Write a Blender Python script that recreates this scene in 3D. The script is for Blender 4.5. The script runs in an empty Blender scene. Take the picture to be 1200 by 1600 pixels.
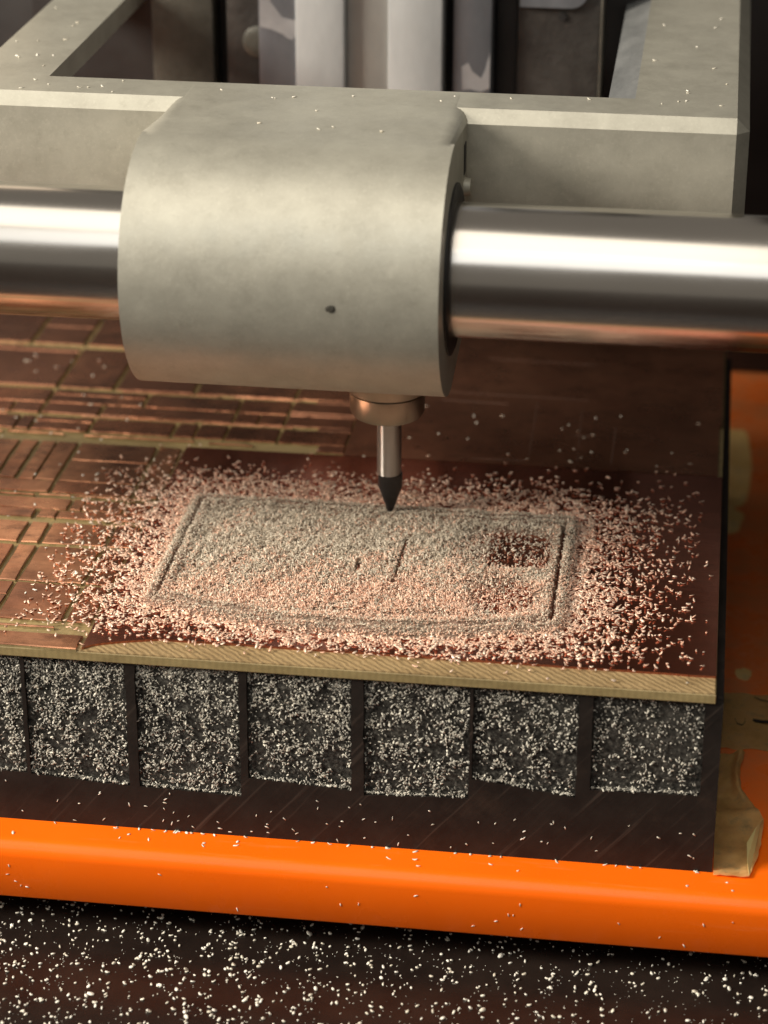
import bpy, bmesh, math, random
import numpy as np
from mathutils import Vector, Matrix, noise

random.seed(7)
RNG = np.random.default_rng(11)
MM = 0.001
scene = bpy.context.scene
COL = scene.collection

# ------------------------------------------------------------------ camera
cam_data = bpy.data.cameras.new("camera")
cam = bpy.data.objects.new("camera", cam_data)
COL.objects.link(cam)
scene.camera = cam
cam_data.sensor_fit = 'VERTICAL'
cam_data.sensor_height = 36.0
cam_data.sensor_width = 27.0
cam_data.lens = 85.5
cam_data.clip_start = 0.01
cam_data.clip_end = 20.0
CAM_POS = (38.47, -288.34, 138.07)
_p, _y, _r = map(math.radians, (25.3, 7.8, 0.1))
fwd = Vector((-math.sin(_y) * math.cos(_p), math.cos(_y) * math.cos(_p), -math.sin(_p)))
right = Vector((math.cos(_y), math.sin(_y), 0))
up = right.cross(fwd)
rr = right * math.cos(_r) + up * math.sin(_r)
uu = up * math.cos(_r) - right * math.sin(_r)
M = Matrix((rr, uu, -fwd)).transposed().to_4x4()
M.translation = Vector(CAM_POS) * MM
cam.matrix_world = M
cam_data.dof.use_dof = True
cam_data.dof.focus_distance = 0.300
cam_data.dof.aperture_fstop = 24.0
cam_data.dof.aperture_blades = 0

# ------------------------------------------------------------------ world, lamps, exposure
world = bpy.data.worlds.new("World")
scene.world = world
world.use_nodes = True
bg = world.node_tree.nodes["Background"]
bg.inputs[0].default_value = (0.95, 0.86, 0.74, 1)
bg.inputs[1].default_value = 0.19


def area(name, loc, target, sx, sy, radiance, color):
    d = bpy.data.lights.new(name, 'AREA')
    d.shape = 'RECTANGLE'
    d.size, d.size_y = sx * MM, sy * MM
    d.energy = radiance * math.pi * sx * sy * MM * MM
    d.color = color
    o = bpy.data.objects.new(name, d)
    COL.objects.link(o)
    o.location = Vector(loc) * MM
    o.rotation_euler = (Vector(target) - Vector(loc)).to_track_quat('-Z', 'Y').to_euler()
    return o


area("ceiling_lamp", (-120, -205, 620), (-40, -60, 0), 560, 370, 2.0, (1.0, 0.92, 0.80))
area("window_lamp", (-60, -500, 470), (0, -20, 30), 420, 250, 1.7, (0.97, 0.98, 0.96))
area("key_lamp", (-600, -250, 350), (0, -20, 0), 220, 220, 56.0, (1.0, 0.91, 0.78))
area("side_lamp", (-270, 480, 280), (-50, 0, 0), 300, 220, 0.95, (1.0, 0.80, 0.58))

scene.view_settings.view_transform = 'Standard'
scene.view_settings.look = 'None'
scene.view_settings.exposure = 0.12
scene.view_settings.gamma = 1.0
scene.view_settings.use_curve_mapping = False
try:
    scene.cycles.max_bounces = 8
    scene.cycles.use_denoising = True
except Exception:
    pass


# ------------------------------------------------------------------ materials
def new_mat(name):
    m = bpy.data.materials.new(name)
    m.use_nodes = True
    nt = m.node_tree
    return m, nt, nt.nodes["Principled BSDF"]


def noise_node(nt, size_mm, detail=4, rough=0.6, stretch=None, coord=None):
    tc = nt.nodes.new("ShaderNodeTexCoord")
    mp = nt.nodes.new("ShaderNodeMapping")
    nt.links.new(tc.outputs["Object"], mp.inputs[0])
    s = 1000.0 / size_mm
    st = stretch or (1, 1, 1)
    mp.inputs["Scale"].default_value = (s * st[0], s * st[1], s * st[2])
    n = nt.nodes.new("ShaderNodeTexNoise")
    n.inputs["Scale"].default_value = 1.0
    n.inputs["Detail"].default_value = detail
    n.inputs["Roughness"].default_value = rough
    nt.links.new(mp.outputs[0], n.inputs["Vector"])
    return n.outputs["Fac"]


def ramp(nt, fac, stops):
    r = nt.nodes.new("ShaderNodeValToRGB")
    while len(r.color_ramp.elements) < len(stops):
        r.color_ramp.elements.new(0.5)
    for e, (p, c) in zip(r.color_ramp.elements, stops):
        e.position = p
        e.color = (c[0], c[1], c[2], 1) if not isinstance(c, (int, float)) else (c, c, c, 1)
    nt.links.new(fac, r.inputs[0])
    return r.outputs[0]


def mix(nt, fac, a, b, mode='MIX'):
    n = nt.nodes.new("ShaderNodeMix")
    n.data_type = 'RGBA'
    n.blend_type = mode
    for sock, v in ((n.inputs[0], fac), (n.inputs[6], a), (n.inputs[7], b)):
        if hasattr(v, "is_output") or isinstance(v, bpy.types.NodeSocket):
            nt.links.new(v, sock)
        elif isinstance(v, (int, float)):
            sock.default_value = v
        else:
            sock.default_value = (v[0], v[1], v[2], 1)
    return n.outputs[2]


def bump(nt, bsdf, height, dist_mm, strength=1.0, prev=None):
    b = nt.nodes.new("ShaderNodeBump")
    b.inputs["Strength"].default_value = strength
    b.inputs["Distance"].default_value = dist_mm * MM
    nt.links.new(height, b.inputs["Height"])
    if prev is not None:
        nt.links.new(prev, b.inputs["Normal"])
    nt.links.new(b.outputs[0], bsdf.inputs["Normal"])
    return b.outputs[0]


def island_random(nt):
    g = nt.nodes.new("ShaderNodeNewGeometry")
    return g.outputs["Random Per Island"]


def object_random(nt):
    return nt.nodes.new("ShaderNodeObjectInfo").outputs["Random"]


def simple(name, c1, c2, size=5.0, rough=(0.4, 0.6), metal=0.0, bsize=0.4, bdist=0.03, stretch=None, spec=0.5,
           detail=5):
    m, nt, b = new_mat(name)
    f = noise_node(nt, size, detail, 0.65, stretch)
    nt.links.new(ramp(nt, f, [(0.3, c1), (0.7, c2)]), b.inputs["Base Color"])
    f2 = noise_node(nt, size * 0.4, 4, 0.6, stretch)
    nt.links.new(ramp(nt, f2, [(0.3, rough[0]), (0.7, rough[1])]), b.inputs["Roughness"])
    b.inputs["Metallic"].default_value = metal
    b.inputs["Specular IOR Level"].default_value = spec
    if bdist > 0:
        f3 = noise_node(nt, bsize, 4, 0.6, stretch)
        bump(nt, b, f3, bdist)
    return m


# cast aluminium: mottled olive grey, orange-peel relief
def mat_cast():
    m, nt, b = new_mat("cast_aluminium")
    f = noise_node(nt, 7, 7, 0.72)
    base = ramp(nt, f, [(0.25, (0.37, 0.355, 0.295)), (0.5, (0.46, 0.445, 0.375)), (0.75, (0.53, 0.515, 0.435))])
    g = noise_node(nt, 1.6, 5, 0.7)
    base = mix(nt, ramp(nt, g, [(0.58, 0.0), (0.8, 0.5)]), base, (0.29, 0.275, 0.22))
    h = noise_node(nt, 0.45, 4, 0.7)
    base = mix(nt, ramp(nt, h, [(0.54, 0.0), (0.74, 0.4)]), base, (0.60, 0.585, 0.50))
    nt.links.new(base, b.inputs["Base Color"])
    b.inputs["Metallic"].default_value = 0.55
    nt.links.new(ramp(nt, noise_node(nt, 3, 4), [(0.3, 0.40), (0.7, 0.52)]), b.inputs["Roughness"])
    p = bump(nt, b, noise_node(nt, 1.1, 5, 0.7), 0.04, 0.6)
    bump(nt, b, noise_node(nt, 6, 3, 0.5), 0.07, 0.5, p)
    return m


def mat_copper(name, c1, c2, rough=(0.16, 0.34), stain=0.5, wave=False):
    m, nt, b = new_mat(name)
    f = noise_node(nt, 7, 6, 0.7, (1, 0.6, 1))
    base = ramp(nt, f, [(0.3, c1), (0.7, c2)])
    st = noise_node(nt, 4.5, 7, 0.75, (0.8, 1.4, 1))
    base = mix(nt, ramp(nt, st, [(0.52, 0.0), (0.68, stain)]), base, (0.16, 0.075, 0.045))
    big = noise_node(nt, 16, 4, 0.6)
    base = mix(nt, ramp(nt, big, [(0.42, 0.0), (0.62, 0.75 * stain)]), base, (0.20, 0.085, 0.05))
    sc = noise_node(nt, 1.2, 5, 0.6, (0.12, 2.5, 1))
    base = mix(nt, ramp(nt, sc, [(0.54, 0.0), (0.72, 0.6)]), base, (0.30, 0.16, 0.10))
    nt.links.new(base, b.inputs["Base Color"])
    b.inputs["Metallic"].default_value = 0.95
    nt.links.new(ramp(nt, noise_node(nt, 5, 6, 0.7), [(0.3, rough[0]), (0.7, rough[1])]), b.inputs["Roughness"])
    p = bump(nt, b, noise_node(nt, 1.0, 4, 0.6, (0.25, 2.2, 1)), 0.018, 0.6)
    bump(nt, b, noise_node(nt, 14, 3, 0.5), 0.25, 0.5, p)
    return m


def mat_fr4(name, ledge=False):
    m, nt, b = new_mat(name)
    f = noise_node(nt, 3, 5, 0.7, (0.4, 1, 1))
    base = ramp(nt, f, [(0.3, (0.25, 0.17, 0.08) if ledge else (0.215, 0.16, 0.072)), (0.7, (0.40, 0.285, 0.145) if ledge else (0.37, 0.285, 0.135))])
    nt.links.new(base, b.inputs["Base Color"])
    b.inputs["Roughness"].default_value = 0.42
    b.inputs["Specular IOR Level"].default_value = 0.5
    tc = nt.nodes.new("ShaderNodeTexCoord")
    mp = nt.nodes.new("ShaderNodeMapping")
    mp.inputs["Rotation"].default_value = (0, 0, math.radians(-48 if ledge else 20))
    nt.links.new(tc.outputs["Object"], mp.inputs[0])
    w = nt.nodes.new("ShaderNodeTexWave")
    w.inputs["Scale"].default_value = 430 if ledge else 420
    w.inputs["Distortion"].default_value = 3.5 if ledge else 1.3
    w.inputs["Detail"].default_value = 2
    w.inputs["Detail Scale"].default_value = 2.0
    nt.links.new(mp.outputs[0], w.inputs["Vector"])
    bump(nt, b, w.outputs["Fac"], 0.09 if ledge else 0.015, 0.6)
    return m


def mat_orange():
    m, nt, b = new_mat("orange_paint")
    f = noise_node(nt, 30, 4, 0.6)
    base = ramp(nt, f, [(0.3, (0.93, 0.135, 0.002)), (0.7, (0.96, 0.155, 0.004))])
    d = noise_node(nt, 2.5, 6, 0.75)
    base = mix(nt, ramp(nt, d, [(0.66, 0.0), (0.8, 0.35)]), base, (0.55, 0.12, 0.03))
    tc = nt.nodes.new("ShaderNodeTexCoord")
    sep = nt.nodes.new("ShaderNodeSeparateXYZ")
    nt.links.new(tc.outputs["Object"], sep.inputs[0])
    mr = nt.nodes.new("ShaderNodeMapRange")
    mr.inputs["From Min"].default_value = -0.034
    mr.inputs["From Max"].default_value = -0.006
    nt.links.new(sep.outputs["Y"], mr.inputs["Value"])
    brown_mottle = ramp(nt, noise_node(nt, 9, 6, 0.75), [(0.34, 0.28), (0.62, 0.85)])
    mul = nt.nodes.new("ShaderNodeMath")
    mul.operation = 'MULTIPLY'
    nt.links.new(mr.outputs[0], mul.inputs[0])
    nt.links.new(brown_mottle, mul.inputs[1])
    base = mix(nt, mul.outputs[0], base, (0.60, 0.22, 0.08))  # browner towards the back of the bed, broken up by noise
    scr = noise_node(nt, 1.4, 4, 0.6, (0.10, 1, 3.0))
    base = mix(nt, ramp(nt, scr, [(0.62, 0.0), (0.76, 0.22)]), base, (1.0, 0.30, 0.10))
    nt.links.new(base, b.inputs["Base Color"])
    nt.links.new(ramp(nt, noise_node(nt, 9, 5), [(0.3, 0.24), (0.7, 0.34)]), b.inputs["Roughness"])
    b.inputs["Specular IOR Level"].default_value = 0.3
    bump(nt, b, noise_node(nt, 0.8, 3), 0.012, 0.5)
    return m


def mat_block():
    m, nt, b = new_mat("black_plastic")
    f = noise_node(nt, 6, 6, 0.7)
    base = ramp(nt, f, [(0.3, (0.010, 0.008, 0.007)), (0.7, (0.024, 0.019, 0.016))])
    # diagonal saw scratches, brownish smears
    tc = nt.nodes.new("ShaderNodeTexCoord")
    mp = nt.nodes.new("ShaderNodeMapping")
    mp.inputs["Scale"].default_value = (1500, 1500, 55)
    m0 = nt.nodes.new("ShaderNodeMapping")
    m0.inputs["Rotation"].default_value = (0, math.radians(-40), 0)
    nt.links.new(tc.outputs["Object"], m0.inputs[0])
    nt.links.new(m0.outputs[0], mp.inputs[0])
    n = nt.nodes.new("ShaderNodeTexNoise")
    n.inputs["Scale"].default_value = 1.0
    n.inputs["Detail"].default_value = 3
    nt.links.new(mp.outputs[0], n.inputs["Vector"])
    base = mix(nt, ramp(nt, n.outputs["Fac"], [(0.60, 0.0), (0.80, 0.5)]), base, (0.10, 0.075, 0.06))
    d = noise_node(nt, 11, 6, 0.75)
    base = mix(nt, ramp(nt, d, [(0.55, 0.0), (0.75, 0.55)]), base, (0.055, 0.036, 0.026))
    nt.links.new(base, b.inputs["Base Color"])
    b.inputs["Roughness"].default_value = 0.5
    b.inputs["Specular IOR Level"].default_value = 0.25
    bump(nt, b, n.outputs["Fac"], 0.05, 0.7)
    return m


def mat_pocket():
    # milled pocket floor furred with fine pale dust: thicker towards the top
    m, nt, b = new_mat("dusty_black_plastic")
    f = noise_node(nt, 0.55, 5, 0.7)
    g = noise_node(nt, 5, 5, 0.6)
    base = ramp(nt, f, [(0.36, (0.007, 0.0065, 0.006)), (0.54, (0.045, 0.042, 0.037)), (0.74, (0.20, 0.19, 0.165))])
    base = mix(nt, ramp(nt, g, [(0.45, 0.0), (0.75, 0.4)]), base, (0.10, 0.093, 0.08))
    nt.links.new(base, b.inputs["Base Color"])
    b.inputs["Roughness"].default_value = 0.8
    b.inputs["Specular IOR Level"].default_value = 0.15
    bump(nt, b, f, 0.25, 1.0)
    return m


def mat_chip(name, stops, rough=0.4, metal=0.0, spec=0.5, trans=0.0):
    m, nt, b = new_mat(name)
    nt.links.new(ramp(nt, island_random(nt), stops), b.inputs["Base Color"])
    b.inputs["Roughness"].default_value = rough
    b.inputs["Metallic"].default_value = metal
    b.inputs["Specular IOR Level"].default_value = spec
    return m


def mat_steel(name, col, rough, rot_axis=None):
    m, nt, b = new_mat(name)
    b.inputs["Base Color"].default_value = (*col, 1)
    b.inputs["Metallic"].default_value = 1.0
    nt.links.new(ramp(nt, noise_node(nt, 4, 4, 0.6, rot_axis or (1, 1, 1)), [(0.3, rough[0]), (0.7, rough[1])]),
                 b.inputs["Roughness"])
    bump(nt, b, noise_node(nt, 2.0, 5, 0.7, rot_axis or (1, 1, 1)), 0.01, 0.35)
    return m


CAST = mat_cast()
COPPER_OLD = mat_copper("worn_copper", (0.60, 0.255, 0.135), (0.86, 0.45, 0.26), (0.18, 0.40), 0.85)
COPPER_RED = mat_copper("darkened_copper", (0.42, 0.165, 0.09), (0.70, 0.32, 0.175), (0.16, 0.36), 0.9)
COPPER_NEW = mat_copper("fresh_copper", (0.42, 0.15, 0.10), (0.50, 0.19, 0.125), (0.14, 0.2), 0.25)
COPPER_DULL = mat_copper("dulled_copper", (0.40, 0.17, 0.10), (0.52, 0.24, 0.14), (0.24, 0.36), 0.55)
FR4 = mat_fr4("fibreglass_substrate")
FR4_LEDGE = mat_fr4("milled_fibreglass", True)
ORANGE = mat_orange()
BLOCK = mat_block()
POCKET = mat_pocket()
STEEL = mat_steel("polished_steel", (0.60, 0.565, 0.52), (0.17, 0.24), (0.15, 1, 1))
SHANK = mat_steel("ground_steel_shank", (0.66, 0.62, 0.58), (0.40, 0.46), (1, 1, 0.2))
_nt = SHANK.node_tree
_b = _nt.nodes["Principled BSDF"]
_t = _nt.nodes.new("ShaderNodeTangent")
_t.direction_type = 'RADIAL'
_t.axis = 'Z'
_nt.links.new(_t.outputs[0], _b.inputs["Tangent"])
_b.inputs["Anisotropic"].default_value = 1.0
_b.inputs["Anisotropic Rotation"].default_value = 0.25
CARBIDE = simple("dark_carbide", (0.035, 0.033, 0.034), (0.06, 0.055, 0.055), 2, (0.3, 0.42), 0.7, 0.3, 0.005)
BRASSY = mat_steel("spindle_nose_steel", (0.40, 0.345, 0.28), (0.30, 0.40), (1, 1, 3))
RAIL_BRIGHT = simple("machined_aluminium", (0.44, 0.46, 0.465), (0.61, 0.63, 0.635), 8, (0.35, 0.5), 0.3, 0.5, 0.02,
                     (1, 1, 0.35))
RAIL_MID = simple("dull_aluminium", (0.36, 0.35, 0.33), (0.46, 0.45, 0.42), 7, (0.4, 0.55), 0.5, 0.5, 0.03, (1, 1, 0.5))
BLUE_STEEL = simple("blued_steel_rail", (0.16, 0.17, 0.19), (0.25, 0.26, 0.285), 12, (0.28, 0.42), 0.6, 0.8, 0.03,
                    (1, 1, 0.6))
PALE_STEEL = simple("reflection_pale_steel", (0.42, 0.42, 0.44), (0.55, 0.55, 0.56), 5, (0.3, 0.4), 0.6, 0.8, 0.02)
SHADED_CAST = simple("shaded_cast_grey", (0.15, 0.155, 0.155), (0.26, 0.265, 0.26), 4, (0.35, 0.5), 0.3, 0.7, 0.04, (1, 0.4, 1))  # casting darkened in colour to carry the shade on its inner wall
DARK_CAST = simple("dark_painted_casting", (0.030, 0.027, 0.025), (0.068, 0.062, 0.056), 7, (0.3, 0.5), 0.1, 0.9, 0.12)
OLIVE_CAST = simple("olive_dark_casting", (0.052, 0.049, 0.04), (0.095, 0.09, 0.074), 5, (0.35, 0.5), 0.2, 0.7, 0.10)
BLACK = simple("black_paint", (0.010, 0.009, 0.009), (0.02, 0.018, 0.017), 10, (0.45, 0.6), 0.0, 0.6, 0.02)
DIM_BEAM = simple("dimmed_orange_paint", (0.24, 0.055, 0.025), (0.32, 0.08, 0.04), 10, (0.4, 0.5), 0.0, 0.9, 0.02)  # orange paint darkened in its colour to read as dimly lit
TABLE = simple("black_tray_coating", (0.010, 0.007, 0.006), (0.022, 0.015, 0.012), 9, (0.20, 0.30), 0.0, 0.5, 0.012, None, 0.3)
CHIP_COPPER = mat_chip("copper_swarf", [(0.0, (0.86, 0.52, 0.37)), (0.45, (0.95, 0.68, 0.52)), (0.8, (0.97, 0.79, 0.64)),
                                        (1.0, (0.78, 0.40, 0.27))], 0.38, 0.3)
CHIP_GREY = mat_chip("fibreglass_swarf", [(0.0, (0.46, 0.39, 0.30)), (0.5, (0.68, 0.59, 0.47)), (1.0, (0.90, 0.82, 0.68))],
                     0.6, 0.0, 0.4)
CHIP_WHITE = mat_chip("pale_swarf", [(0.0, (0.62, 0.57, 0.46)), (0.5, (0.82, 0.78, 0.67)), (1.0, (0.90, 0.87, 0.78))],
                      0.45, 0.0, 0.5)
CHIP_WALL = mat_chip("clinging_swarf", [(0.0, (0.08, 0.075, 0.065)), (0.28, (0.32, 0.305, 0.265)), (0.6, (0.70, 0.665, 0.58)),
                                        (1.0, (0.82, 0.78, 0.66))], 0.5, 0.0, 0.5)


def mat_heap():
    m, nt, b = new_mat("packed_dust")
    f = noise_node(nt, 0.5, 5, 0.7)
    g = noise_node(nt, 10, 4, 0.6)
    a = ramp(nt, f, [(0.3, (0.11, 0.08, 0.055)), (0.6, (0.30, 0.225, 0.165))])  # base darkened to stand for shadow in the crevices between flakes
    c = ramp(nt, f, [(0.3, (0.13, 0.075, 0.05)), (0.6, (0.36, 0.225, 0.165))])
    nt.links.new(mix(nt, ramp(nt, g, [(0.4, 0.0), (0.6, 1.0)]), a, c), b.inputs["Base Color"])
    b.inputs["Roughness"].default_value = 0.8
    bump(nt, b, f, 0.2, 1.0)
    return m


HEAP = mat_heap()


def mat_tape():
    m, nt, b = new_mat("greasy_masking_tape")
    f = noise_node(nt, 6, 6, 0.7)
    base = ramp(nt, f, [(0.3, (0.64, 0.38, 0.12)), (0.5, (0.84, 0.56, 0.21)), (0.72, (0.93, 0.70, 0.32))])
    d = noise_node(nt, 3, 6, 0.7)
    base = mix(nt, ramp(nt, d, [(0.52, 0.0), (0.7, 0.65)]), base, (0.36, 0.22, 0.09))
    nt.links.new(base, b.inputs["Base Color"])
    b.inputs["Roughness"].default_value = 0.45
    bump(nt, b, noise_node(nt, 0.9, 4, 0.6, (1, 0.4, 1)), 0.06, 0.7)
    return m


TAPE = mat_tape()
TAPE_CLEAN = simple("yellow_tape_underside", (0.62, 0.47, 0.18), (0.72, 0.56, 0.25), 3, (0.4, 0.5), 0.0, 0.6, 0.02)
SCORE = simple("scratched_dull_copper", (0.10, 0.055, 0.04), (0.17, 0.10, 0.075), 2, (0.4, 0.5), 0.3, 0.5, 0.01)
INK = simple("black_marker_ink", (0.012, 0.01, 0.01), (0.02, 0.018, 0.016), 1, (0.5, 0.6), 0.0, 0.3, 0.0)


# ------------------------------------------------------------------ object helpers
def world_loc(o):
    v = Vector((0, 0, 0))
    while o is not None:
        v += o.location
        o = o.parent
    return v


def link(name, mesh, mat, parent=None, smooth=None, base=None):
    """mesh holds millimetre world coordinates; shift it to its own base and scale to metres."""
    o = bpy.data.objects.new(name, mesh)
    COL.objects.link(o)
    if parent is not None:
        o.parent = parent
        off = world_loc(parent)
    else:
        off = Vector(base or (0, 0, 0)) * MM
        o.location = off
    mesh.transform(Matrix.Scale(MM, 4))
    mesh.transform(Matrix.Translation(-off))
    if isinstance(mat, (list, tuple)):
        for k in mat:
            mesh.materials.append(k)
    else:
        mesh.materials.append(mat)
    if smooth is not None:
        mesh.shade_smooth()
        mesh.set_sharp_from_angle(angle=math.radians(smooth))
    mesh.update()
    return o


def from_bm(name, bm, mat, parent=None, smooth=None, base=None):
    bmesh.ops.recalc_face_normals(bm, faces=bm.faces)
    me = bpy.data.meshes.new(name)
    bm.to_mesh(me)
    bm.free()
    return link(name, me, mat, parent, smooth, base)


def thing(name, label, cat, loc, group=None):
    o = bpy.data.objects.new(name, None)
    COL.objects.link(o)
    o.empty_display_size = 0.005
    o.location = Vector(loc) * MM
    return tag(o, label, cat, group)


def tag(o, label=None, cat=None, group=None, kind=None):
    if label:
        o["label"] = label
    if cat:
        o["category"] = cat
    if group:
        o["group"] = group
    if kind:
        o["kind"] = kind
    return o


def box(bm, x0, x1, y0, y1, z0, z1, bev=0.0, seg=1):
    g = bmesh.ops.create_cube(bm, size=1.0)
    vs = g["verts"]
    for v in vs:
        v.co = Vector((x0 + (v.co.x + .5) * (x1 - x0), y0 + (v.co.y + .5) * (y1 - y0), z0 + (v.co.z + .5) * (z1 - z0)))
    if bev > 0:
        es = list({e for v in vs for e in v.link_edges})
        bmesh.ops.bevel(bm, geom=es, offset=bev, segments=seg, profile=0.5, affect='EDGES')


def prism_x(bm, prof, x0, x1, cap_bevel=0.0, seg=1):
    """closed (y, z) outline pushed along X"""
    a = [bm.verts.new((x0, y, z)) for y, z in prof]
    b = [bm.verts.new((x1, y, z)) for y, z in prof]
    n = len(prof)
    for i in range(n):
        bm.faces.new((a[i], a[(i + 1) % n], b[(i + 1) % n], b[i]))
    fa = bm.faces.new(a[::-1])
    fb = bm.faces.new(b)
    if cap_bevel:
        bmesh.ops.bevel(bm, geom=list(fa.edges) + list(fb.edges), offset=cap_bevel, segments=seg, profile=0.5,
                        affect='EDGES')


def prism_z(bm, outline, z0, z1):
    a = [bm.verts.new((x, y, z0)) for x, y in outline]
    b = [bm.verts.new((x, y, z1)) for x, y in outline]
    n = len(outline)
    for i in range(n):
        bm.faces.new((a[i], a[(i + 1) % n], b[(i + 1) % n], b[i]))
    bm.faces.new(a[::-1])
    bm.faces.new(b)


def prism_y(bm, outline, y0, y1):
    a = [bm.verts.new((x, y0, z)) for x, z in outline]
    b = [bm.verts.new((x, y1, z)) for x, z in outline]
    n = len(outline)
    for i in range(n):
        bm.faces.new((a[i], a[(i + 1) % n], b[(i + 1) % n], b[i]))
    bm.faces.new(a[::-1])
    bm.faces.new(b)


def lathe(bm, prof, cx, cy, n=64, axis='Z'):
    """prof = [(r, h)]; r may be 0 at the ends"""
    rings = []
    for r, h in prof:
        if r < 1e-6:
            p = (cx, cy, h) if axis == 'Z' else (h, cx, cy)
            rings.append([bm.verts.new(p)])
        else:
            ring = []
            for k in range(n):
                a = 2 * math.pi * k / n
                c, s = r * math.cos(a), r * math.sin(a)
                ring.append(bm.verts.new((cx + c, cy + s, h) if axis == 'Z' else (h, cx + c, cy + s)))
            rings.append(ring)
    for A, B in zip(rings, rings[1:]):
        for k in range(n):
            a0, a1 = A[k % len(A)], A[(k + 1) % len(A)]
            b0, b1 = B[k % len(B)], B[(k + 1) % len(B)]
            f = [a0]
            for v in (a1, b1, b0):
                if v not in f:
                    f.append(v)
            if len(f) >= 3:
                bm.faces.new(f)
    for ring in (rings[0], rings[-1]):
        if len(ring) > 1:
            bm.faces.new(ring)


def rounded_rect(x0, x1, z0, z1, r, n=6):
    pts = []
    for cx, cz, a0 in ((x1 - r, z1 - r, 0), (x0 + r, z1 - r, 90), (x0 + r, z0 + r, 180), (x1 - r, z0 + r, 270)):
        for k in range(n + 1):
            a = math.radians(a0 + 90 * k / n)
            pts.append((cx + r * math.cos(a), cz + r * math.sin(a)))
    return pts


# ------------------------------------------------------------------ large structure
Z_BED = -24.75
Z_TABLE = -36.5
bm = bmesh.new()
box(bm, -900, 900, -900, 900, Z_TABLE - 20, Z_TABLE)
tag(from_bm("table", bm, TABLE), "black coated table top under the orange machine bed", "table", kind="structure")

# orange bed: folded sheet with a rounded front lip
LIP_Y = -47.1
prof = []
R = 1.9
for k in range(9):
    a = math.radians(90 + 90 * k / 8)
    prof.append((LIP_Y + R + R * math.cos(a), Z_BED - R + R * math.sin(a)))
prof = [(150, Z_BED)] + prof + [(LIP_Y, -32.1), (LIP_Y + .25, -32.4), (LIP_Y + 1.2, -32.4), (LIP_Y + 1.2, -27.6),
                                (150, -27.6)]
bm = bmesh.new()
prism_x(bm, prof, -140, 140)
bed = thing("machine_bed", "glossy orange painted sheet metal machine bed with a rounded front lip", "machine bed",
            (0, 0, -32.4))
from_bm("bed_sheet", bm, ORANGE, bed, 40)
for x in (-120, 120):
    for y in (-30, 120):
        bm = bmesh.new()
        lathe(bm, [(8, Z_TABLE), (8, -27.6)], x, y, 24)
        from_bm("rubber_foot", bm, BLACK, bed, 40)

# rear wall of the machine
rear = thing("rear_plate", "flat black upright plate closing the back of the machine", "plate", (0, 122, Z_BED))
bm = bmesh.new()
box(bm, -140, 140, 119, 125, Z_BED, 62, 1.2, 2)
from_bm("plate_panel", bm, BLACK, rear, 40)

blocker = thing("light_blocker", "added unseen black cheek carrying the right end of the guide rod", "side cheek", (58, 40, Z_BED))  # added out of view to shade the right of the bed
bm = bmesh.new()
box(bm, 54.5, 62, -36, 118.5, Z_BED + .02, 78, 1.5, 2)
from_bm("blocker_side", bm, BLACK, blocker, 40)
bm = bmesh.new()
box(bm, 46.2, 54.4, 6, 118.4, 71.5, 77.9, .6, 1)
from_bm("blocker_top", bm, BLACK, blocker, 40)
bm = bmesh.new()
box(bm, 48.6, 54.4, -35, -3, 24, 71.4, .8, 2)
from_bm("blocker_rod_end", bm, BLACK, blocker, 40)

beam = thing("rear_beam", "orange beam coloured red brown for its dim light, running across behind the machine", "beam", (0, 136, Z_BED))
bm = bmesh.new()
box(bm, -150, 150, 128, 140, 34, 58, 1.5, 2)
from_bm("beam_tube", bm, DIM_BEAM, beam, 40)
bm = bmesh.new()
for x in (-130, 130):
    box(bm, x - 8, x + 8, 128.5, 139.5, Z_BED, 34)
from_bm("beam_posts", bm, BLACK, beam)

# ------------------------------------------------------------------ black support block under the board
block = thing("support_block", "black plastic block with dust filled pockets milled along its front", "block",
              (-4, 13, Z_BED))
FY = -41.3
XB0, XB1 = -78.0, 44.2
bm = bmesh.new()
box(bm, XB0, XB1, FY + 0.9, 67, Z_BED, -1.62)
from_bm("block_body", bm, BLOCK, block)
POCKETS = [(-66.3, -53.6, -18.0, -18.3), (-52.6, -39.35, -17.6, -18.0), (-38.9, -26.55, -18.1, -18.8),
           (-25.35, -12.75, -18.7, -19.1), (-11.8, 0.75, -16.4, -17.1), (2.2, 14.85, -17.6, -16.95),
           (15.2, 27.6, -14.2, -15.8), (29.25, 42.15, -14.6, -14.3)]


def wob(x, s=1.0):
    return (noise.noise(Vector((x * 1.3, 7.7, 3.1))) + 0.5 * noise.noise(Vector((x * 4.1, 1.7, 9.1)))) * s


# lower band: its upper edge is the sloping, slightly ragged foot of every pocket
xs, tops = [], []
edges = [XB0] + [v for p in POCKETS for v in p[:2]] + [XB1]
bm = bmesh.new()
cols = []
for (a, b, za, zb) in POCKETS:
    n = 14
    for k in range(n + 1):
        t = k / n
        cols.append((a + (b - a) * t, za + (zb - za) * t + wob(a + (b - a) * t, 0.10)))
cols = [(XB0, cols[0][1])] + cols + [(XB1, cols[-1][1])]
va = []
for x, z in cols:
    va.append([bm.verts.new((x, FY, Z_BED)), bm.verts.new((x, FY, z)), bm.verts.new((x, FY + 0.9, z - 0.1)),
               bm.verts.new((x, FY + 0.9, Z_BED))])
for A, B in zip(va, va[1:]):
    for i in range(4):
        bm.faces.new((A[i], A[(i + 1) % 4], B[(i + 1) % 4], B[i]))
bm.faces.new(va[0][::-1])
bm.faces.new(va[-1])
from_bm("lower_band", bm, BLOCK, block)
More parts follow.
